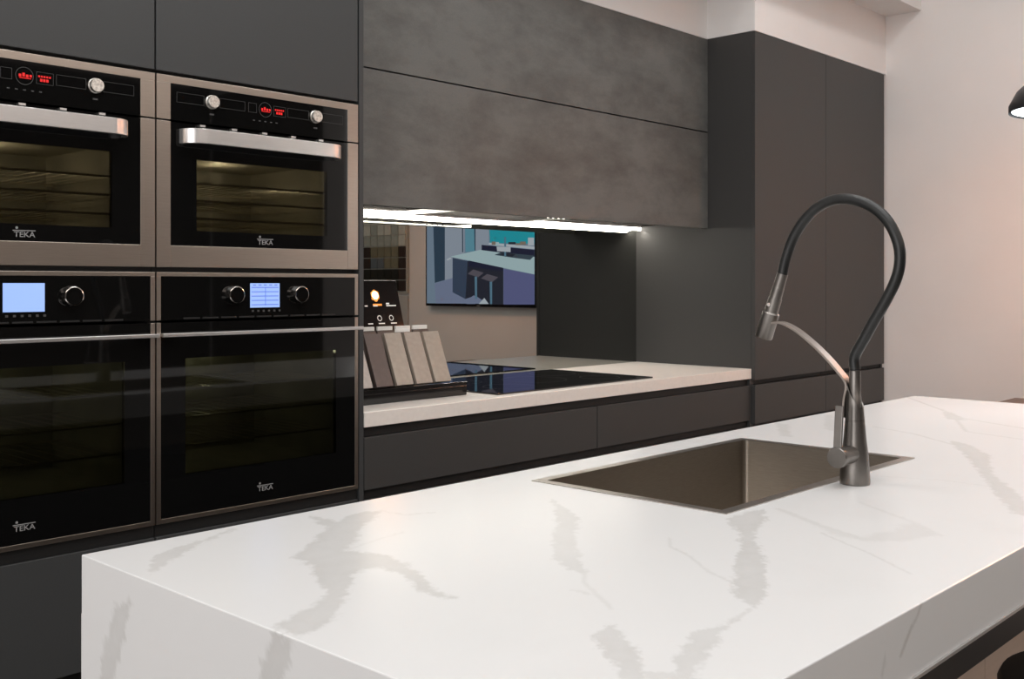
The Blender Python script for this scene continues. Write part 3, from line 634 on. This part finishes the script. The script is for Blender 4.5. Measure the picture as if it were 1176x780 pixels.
bw.add(vs, fs, True); bw.add(rings[3], [tuple(range(nn))])
bw.build('bowl', M['sink'], t)
MB().lathe((-.05, -1.23, zb+.0005), (-.05, -1.23, 1), [(0, .045), (.003, .043), (.0035, .03)], 32).build('drain', M['chrome'], t)

# ------------------------------------------------------------------ faucet
FX = -.034
def fp(cx, cy, x=FX):  # a point of the 2x crop, on the tap's own plane
    return Vector(at(840+cx/2, 210+cy/2, 0, x))
base = Vector((FX, -1.464, IZ))
t = thing('kitchen_faucet', base, 'gunmetal kitchen faucet with arched black hose beside the island sink', 'faucet')
b = MB(); b.lathe(base+Vector((0, 0, .0005)), base+Vector((0, 0, 1)), [(0, .0262), (.003, .0268), (.05, .0235), (.085, .0195), (.1135, .0172)], 40); body = b.build('body', M['gun'], t)
# upper sleeve with slanted mouth
zc = IZ+.1145; b = MB(); n = 40; vs = []
for k in range(n): a = 2*PI*k/n; vs.append((FX+.0171*math.cos(a), base.y+.0171*math.sin(a), zc))
for k in range(n): a = 2*PI*k/n; vs.append((FX+.0152*math.cos(a), base.y+.0152*math.sin(a), zc+.044+.022*math.sin(a)))
for k in range(n): a = 2*PI*k/n; vs.append((FX+.0132*math.cos(a), base.y+.0132*math.sin(a), zc+.044+.022*math.sin(a)))
for k in range(n): a = 2*PI*k/n; vs.append((FX+.0132*math.cos(a), base.y+.0132*math.sin(a), zc+.0))
b.add(vs, [(i*n+k, i*n+(k+1) % n, (i+1)*n+(k+1) % n, (i+1)*n+k) for i in range(3) for k in range(n)], True); b.build('sleeve', M['gun'], t)
ht = fp(292, 432); ht.y = base.y
b = MB(); b.lathe((FX, base.y, zc+.001), (FX, base.y, 2), [(0, .0118), (ht.z-zc-.048, .0112), (ht.z-zc-.047, .0106), (ht.z-zc-.001, .0102)], 32); b.build('riser', M['gun'], t)
hp = [fp(*q) for q in ((293, 430), (294, 400), (304, 360), (326, 320), (355, 270), (378, 222), (387, 180), (383, 138), (362, 92), (326, 57), (280, 39), (236, 39), (196, 58), (165, 90), (141, 130), (124, 178), (117, 211))]
hp[0].y = base.y; hp[1].y = base.y+.0005
b = MB(); b.sweep(spline(hp, 8), circ(.0098, 20), upv=(1, 0, 0)); b.build('hose', M['rubber'], t)
A0, A1, A2, A3 = fp(117, 211), fp(98, 266), fp(89, 300), fp(73, 358)
ax = (A3-A0).normalized(); LL = (A3-A0).length; l1 = (A1-A0).length; l2 = (A2-A0).length
sp = MB(); sp.lathe(A0-ax*.002, A0+ax, [(0, .0104), (l1*.55, .0108), (l1*.56, .0112), (l1, .0118), (l1+.0004, .0128), (l2-.002, .0134), (l2-.0004, .0150), (l2+.001, .0166), (LL-.002, .0166), (LL, .0155)], 36); spo = sp.build('spray_head', M['gun'], t)
bt = A1+(A2-A1)*.4+Vector((-.0128, 0, 0)); MB().cyl(bt, bt+Vector((-.002, 0, 0)), .0035, n=16).build('spray_button', M['chrome'], spo)
ap = [fp(*q) for q in ((96, 322), (118, 322), (150, 338), (185, 366), (218, 398), (246, 430), (268, 462))]; ap += [Vector((FX, base.y+.0165, IZ+.150)), Vector((FX, base.y+.0180, IZ+.118))]
b = MB(); b.sweep(spline(ap, 8), [(-.0022, -.0115), (.0022, -.0115), (.0022, .0115), (-.0022, .0115)], upv=(1, 0, 0), smooth=False); b.build('support_arm', M['gunarm'], t, .0006)
kz = fp(268-28, 632)[2]
KC = at(961, 526, 1, base.y+.000); kz = KC[2]
b = MB(); b.lathe((FX-.012, base.y, kz), (FX-1, base.y, kz), [(0, .0165), (KC[0]*-1+FX-.012-.014, .0160), (KC[0]*-1+FX-.012-.0135, .0178), (KC[0]*-1+FX-.012, .0185), (KC[0]*-1+FX-.012+.002, .0172)], 40); kn = b.build('lever_hub', M['gun'], t)
top = at(967, 466, 1, base.y); xk = KC[0]+.003
b = MB(); P = [(xk, base.y-.006+.0, kz+.010), (xk, base.y+.009, kz+.010), (xk+.010, base.y+.010, top[2]), (xk+.010, base.y-.005, top[2])]
b.prism([Vector(p) for p in P], (.006, 0, 0)); b.build('lever', M['gun'], kn, .0015)

# ------------------------------------------------------------------ right side of the room
t = thing('bar_stool', (.006, -1.895, 0), 'black round-seated bar stool tucked at the near edge of the island', 'stool')
b = MB(); b.lathe((.006, -1.895, .602), (.006, -1.895, 2), [(0, .15), (.004, .182), (.022, .190), (.034, .184), (.038, .165)], 48); b.build('seat', M['black'], t)
b = MB(); b.cyl((.006, -1.895, .02), (.006, -1.895, .601), .025); b.build('column', M['chrome'], t)
b = MB(); b.lathe((.006, -1.895, 0), (.006, -1.895, 1), [(0, .20), (.008, .20), (.02, .03)], 40); b.build('base', M['chrome'], t)
ring = MB(); ring.sweep([Vector((.006+.13*math.cos(2*PI*k/32), -1.895+.13*math.sin(2*PI*k/32), .28)) for k in range(33)], circ(.009, 10)); ring.build('footrest', M['chrome'], t)

t = thing('dining_table', (2.6, -1.13, 0), 'brown wooden table beyond the far end of the island, beside the white wall', 'table')
box(2.00, 3.135, -1.53, -.728, .722, .750).build('tabletop', M['wood'], t, .002)
for (xa, ya) in ((2.04, -1.49), (3.04, -1.49), (2.04, -.82), (3.04, -.82)): box(xa, xa+.055, ya, ya+.055, 0, .7215).build('leg', M['wood'], t, .002)

def pendant(x, y, z, label, glow='glass_lamp'):
    t = thing('pendant_lamp', (x, y, z), label, 'lamp', None)
    b = MB(); b.lathe((x, y, z), (x, y, z+2), [(0, .186), (.02, .186), (.06, .165), (.10, .12), (.13, .06), (.15, .025), (.17, .02)], 48, caps=False)
    b.build('lamp_shade', M['shade'], t); MB().lathe((x, y, z+.004), (x, y, z+2), [(0, .178), (.004, .178)], 48).build('diffuser', M[glow], t)
    MB().cyl((x, y, z+.165), (x, y, ZC-.021), .003, n=10).build('cord', M['black'], t); MB().cyl((x, y, ZC-.02), (x, y, ZC-.0005), .05, n=24).build('ceiling_rose', M['shade'], t)
    return t
PN = CAM+2.95*ray(1176+66, 126)
pendant(PN[0], PN[1], PN[2], 'dark domed pendant lamp with white glowing underside at the right edge')

# television on the right wall, seen in the mirror
t = thing('television', (3.37, -1.68, 1.10), 'wall-mounted flat television showing a kitchen picture, reflected in the mirror', 'television')
TY0, TY1, TZ0, TZ1 = -2.232, -1.145, 1.100, 1.735
tb = box(3.350, 3.399, TY0, TY1, TZ0, TZ1).build('casing', M['tvframe'], t, .002)
cols = dict(bg=(120, 138, 160), teal=(28, 158, 176), lilac=(96, 100, 146), isl=(172, 196, 205), dark=(38, 42, 56), navy=(28, 34, 60), floor=(120, 130, 160), wall=(150, 160, 178), glass=(96, 150, 172), gdark=(48, 68, 88), sinkc=(60, 76, 90), stool=(92, 88, 100), leg=(92, 128, 152), mid=(58, 72, 96), shelf=(186, 194, 206), wine=(96, 84, 120), pot=(130, 120, 110))
names = list(cols); mats = [mat('picture_'+k, (.01, .01, .01), .3, emit=s2l(cols[k]), estr=1.75, noise_amt=.02) for k in names]
m = MB(); cx_ = [0]
def pic(k, pts):
    cx_[0] += 1; xx = 3.3496-.00004*cx_[0]; P = []
    for a, b in pts:
        u = 490+a/7.8; v = 255+b/7.8; q = at_mirror(u, v, 0, 3.35); P.append((3.3499-.00006*cx_[0], float(min(max(q[1], TY0+.012), TY1-.012)), float(min(max(q[2], TZ0+.018), TZ1-.012))))
    o = len(m.v); m.add(P, [tuple(range(len(P)))], mi=names.index(k))
pic('bg', [(-40, -200), (1100, -200), (1100, 740), (-40, 740)])
pic('gdark', [(60, -200), (165, -200), (165, 520), (75, 545)])
pic('wall', [(165, -200), (340, -200), (340, 490), (165, 520)])
pic('glass', [(345, -200), (430, -200), (435, 260), (350, 270)])
pic('gdark', [(425, -200), (438, -200), (442, 255), (432, 256)])
pic('gdark', [(318, -200), (328, -200), (330, 270), (320, 272)])
pic('wall', [(440, -200), (560, -200), (560, 250), (440, 255)])
pic('teal', [(560, -200), (1100, -200), (1100, 190), (570, 190)])
pic('shelf', [(560, 185), (1100, 215), (1100, 240), (560, 205)])
for (a, b_, c_, d_, kk) in ((585, 175, 620, 205, 'pot'), (620, 180, 650, 215, 'isl'), (735, 180, 800, 200, 'dark'), (840, 175, 890, 205, 'pot'), (910, 140, 965, 210, 'shelf'), (975, 150, 1015, 215, 'shelf'), (800, 190, 850, 208, 'pot')): pic(kk, [(a, b_), (c_, b_), (c_, d_), (a, d_)])
pic('navy', [(495, 205), (1100, 245), (1100, 310), (495, 255)])
pic('floor', [(75, 550), (240, 500), (1015, 640), (1015, 735), (85, 735)])
pic('mid', [(235, 320), (420, 360), (350, 690), (235, 630)])
pic('dark', [(370, 350), (690, 410), (690, 740), (560, 740), (440, 660), (350, 690)])
pic('navy', [(380, 345), (690, 405), (690, 440), (380, 400)])
pic('isl', [(215, 310), (480, 250), (1100, 310), (1015, 400), (975, 470)])
pic('shelf', [(180, 335), (215, 318), (225, 328), (190, 346)])
pic('sinkc', [(610, 295), (670, 272), (1000, 300), (930, 340), (760, 318)])
pic('dark', [(650, 290), (690, 277), (800, 288), (770, 312)])
pic('lilac', [(692, 420), (975, 470), (975, 740), (692, 740)])
pic('wine', [(975, 470), (1100, 400), (1100, 740), (975, 740)])
pic('leg', [(698, 135), (715, 135), (715, 305), (698, 305)])
pic('shelf', [(630, 220), (755, 225), (755, 270), (635, 262)])
pic('stool', [(370, 465), (420, 425), (515, 455), (465, 495)]); pic('stool', [(490, 505), (545, 465), (645, 495), (590, 540)])
pic('leg', [(433, 490), (455, 490), (455, 690), (437, 690)]); pic('leg', [(568, 535), (590, 535), (590, 735), (572, 735)])
pic('floor', [(360, 700), (430, 655), (440, 735), (360, 735)]); pic('shelf', [(470, 735), (520, 680), (560, 735)])
scr = m.build('screen_picture', mats, tb)
box(3.348, 3.3500, -1.70, -1.67, TZ0+.004, TZ0+.010).build('maker_mark', M['logo'], tb)

# small tile display on the right wall, seen in the mirror
t = thing('tile_display', (3.37, -2.80, 1.19), 'wall board of small grey and brown tile samples, reflected in the mirror', 'display')
box(3.375, 3.399, -3.23, -2.470, 1.19, 1.89).build('board', mat('board_grey', (.52, .52, .47), .6, noise_amt=.05), t)
tc_ = [mat('tile_%s' % k, s2l(c), .3, noise_amt=.08, nscale=30) for k, c in dict(pale=(206, 208, 198), mist=(168, 174, 166), olive=(128, 124, 104), umber=(62, 52, 48), slate=(104, 112, 118), coal=(46, 46, 42)).items()]
rows = [[0]*9, [0]*9, [0, 1, 0, 0, 1, 0, 0, 1, 2], [0, 1, 1, 1, 1, 1, 2, 2, 2], [3, 2, 2, 2, 2, 3, 3, 3, 3], [3, 2, 2, 4, 4, 3, 3, 3, 3], [3, 5, 5, 5, 5, 5, 3, 3, 3], [3, 5, 5, 5, 5, 5, 3, 3, 3]]
for r_ in range(8):
    for c_ in range(9):
        y1 = -2.482-c_*.0825; z1 = 1.884-r_*.0855
        box(3.366, 3.3745, y1-.0755, y1, z1-.0785, z1).build('tile', tc_[rows[r_][c_]], t)
tag(box(3.385, 3.399, -3.2, -2.474, .30, 1.17).build('wall_panel', mat('pale_panel', (.55, .53, .50), .5, noise_amt=.03), None, .002), 'pale panel on the white wall beneath the tile display, seen in the mirror', 'panel')
tag(box(3.36, 3.399, -6.4, -4.75, 0.0, 3.0).build('display_partition', M['dark_wall'], None, .002), 'dark panelling along the white wall behind the viewer, seen only in reflections', 'panel')

# ------------------------------------------------------------------ light
M['added_panel_glow'] = mat('added_panel_glow', (.9, .9, .88), .5, emit=(1, .99, .95), estr=6.5, noise_amt=.01)  # added unseen glowing panel that brightens the ovens' steel edges by reflection
t = thing('added_glow_panel', (3.39, -4.29, 1.45), 'added tall white glowing panel on the right-hand wall, behind the viewer, for steel reflections', 'lamp')
box(3.378, 3.399, -4.40, -4.18, 1.45, 2.7).build('frame', M['handle'], t, .002); box(3.372, 3.3775, -4.38, -4.20, 1.47, 2.68).build('diffuser', M['added_panel_glow'], t)  # frame and diffuser of the added glow panel
def track_spot(x, y, tgt, power, label, col=(1, .99, .97), size=120, rad=.05):
    z = ZC-.10; t = thing('ceiling_or_fill_spotlight', (x, y, z), label, 'lamp', 'ceiling spotlights above the island and added fill spotlight')
    d = (Vector(tgt)-Vector((x, y, z))).normalized()
    p = Vector((x, y, z)); MB().lathe(p-d*.09, p+d, [(0, .03), (.01, .045), (.09, .05)], 24).build('housing', M['paper'], t)
    MB().cyl(p-d*.09, (x, y, ZC-.0005), .008, n=10).build('stem', M['paper'], t)
    lamp('SPOT', 'spot_light', p+d*.02, power, col, d.to_track_quat('-Z', 'Y').to_euler(), spot_size=math.radians(size), spot_blend=.6, shadow_soft_size=rad)
for k, x in enumerate((-1.6, -.3, 1.0, 2.3)):
    track_spot(x, -1.18, (x, -.2, 1.5), 24, 'white ceiling spotlight above the island, out of the picture at the top', rad=.12)
track_spot(1.7, -2.5, (3.4, -.75, .8), 34, 'added fill spotlight turned towards the white end wall, out of the picture', col=(1, .95, .92), size=62, rad=.10)  # added fill that brightens the lower end wall, no known lamp
lamp('AREA', 'ceiling_panel_light', (-.6, -2.4, ZC-.02), 54, (1, 1, .995), (0, 0, 0), shape='RECTANGLE', size=4.0, size_y=1.6)
lamp('AREA', 'front_fill_light', (-.4, -5.2, 3.2), 27, (1, .87, .79), (math.radians(55), 0, 0), shape='RECTANGLE', size=6.0, size_y=.8)  # added soft fill from behind the viewer for the shaded infill wall
lamp('AREA', 'left_fill_light', (XL+.05, -1.8, 1.7), 53, (1, .985, .985), (0, -PI/2, 0), shape='RECTANGLE', size=2.2, size_y=3.0)  # unseen fill added for the bright left side, not a window
lamp('AREA', 'pendant_light', (PN[0], PN[1], PN[2]-.004), 3, (.95, .98, 1), (0, 0, 0), shape='DISK', size=.35)
M['amber'] = mat('amber_diffuser', (.9, .5, .3), .4, emit=(1, .42, .17), estr=20, noise_amt=.02)
PW = (2.50, -1.62, 2.10)
pendant(*PW, 'dark domed pendant with amber underside above the brown table, outside the picture at the right', 'amber')
M['bulb'] = mat('amber_bulb', (.9, .5, .3), .4, emit=(1, .36, .12), estr=13, noise_amt=.02)
MB().lathe((PW[0], PW[1], PW[2]+.002), (PW[0], PW[1], PW[2]-1), [(.0, .03)]+[(.02+.085*(1-math.cos(a)), .085*math.sin(a)) for a in [PI*k/16 for k in range(2, 16)]]+[(.19, .004)], 32).build('bulb', M['bulb'], [o for o in bpy.data.objects if o.name.startswith('pendant_lamp')][-1])
lamp('AREA', 'amber_pendant_light', (PW[0], PW[1], PW[2]-.004), 7, (1, .52, .30), (0, 0, 0), shape='DISK', size=.35)
w = bpy.data.worlds.new('world'); bpy.context.scene.world = w; w.use_nodes = True
w.node_tree.nodes['Background'].inputs[0].default_value = (.9, .92, 1, 1); w.node_tree.nodes['Background'].inputs[1].default_value = .3
vs_ = bpy.context.scene.view_settings; vs_.view_transform = 'Standard'; vs_.look = 'None'; vs_.exposure = .12; vs_.gamma = 1; vs_.use_curve_mapping = False
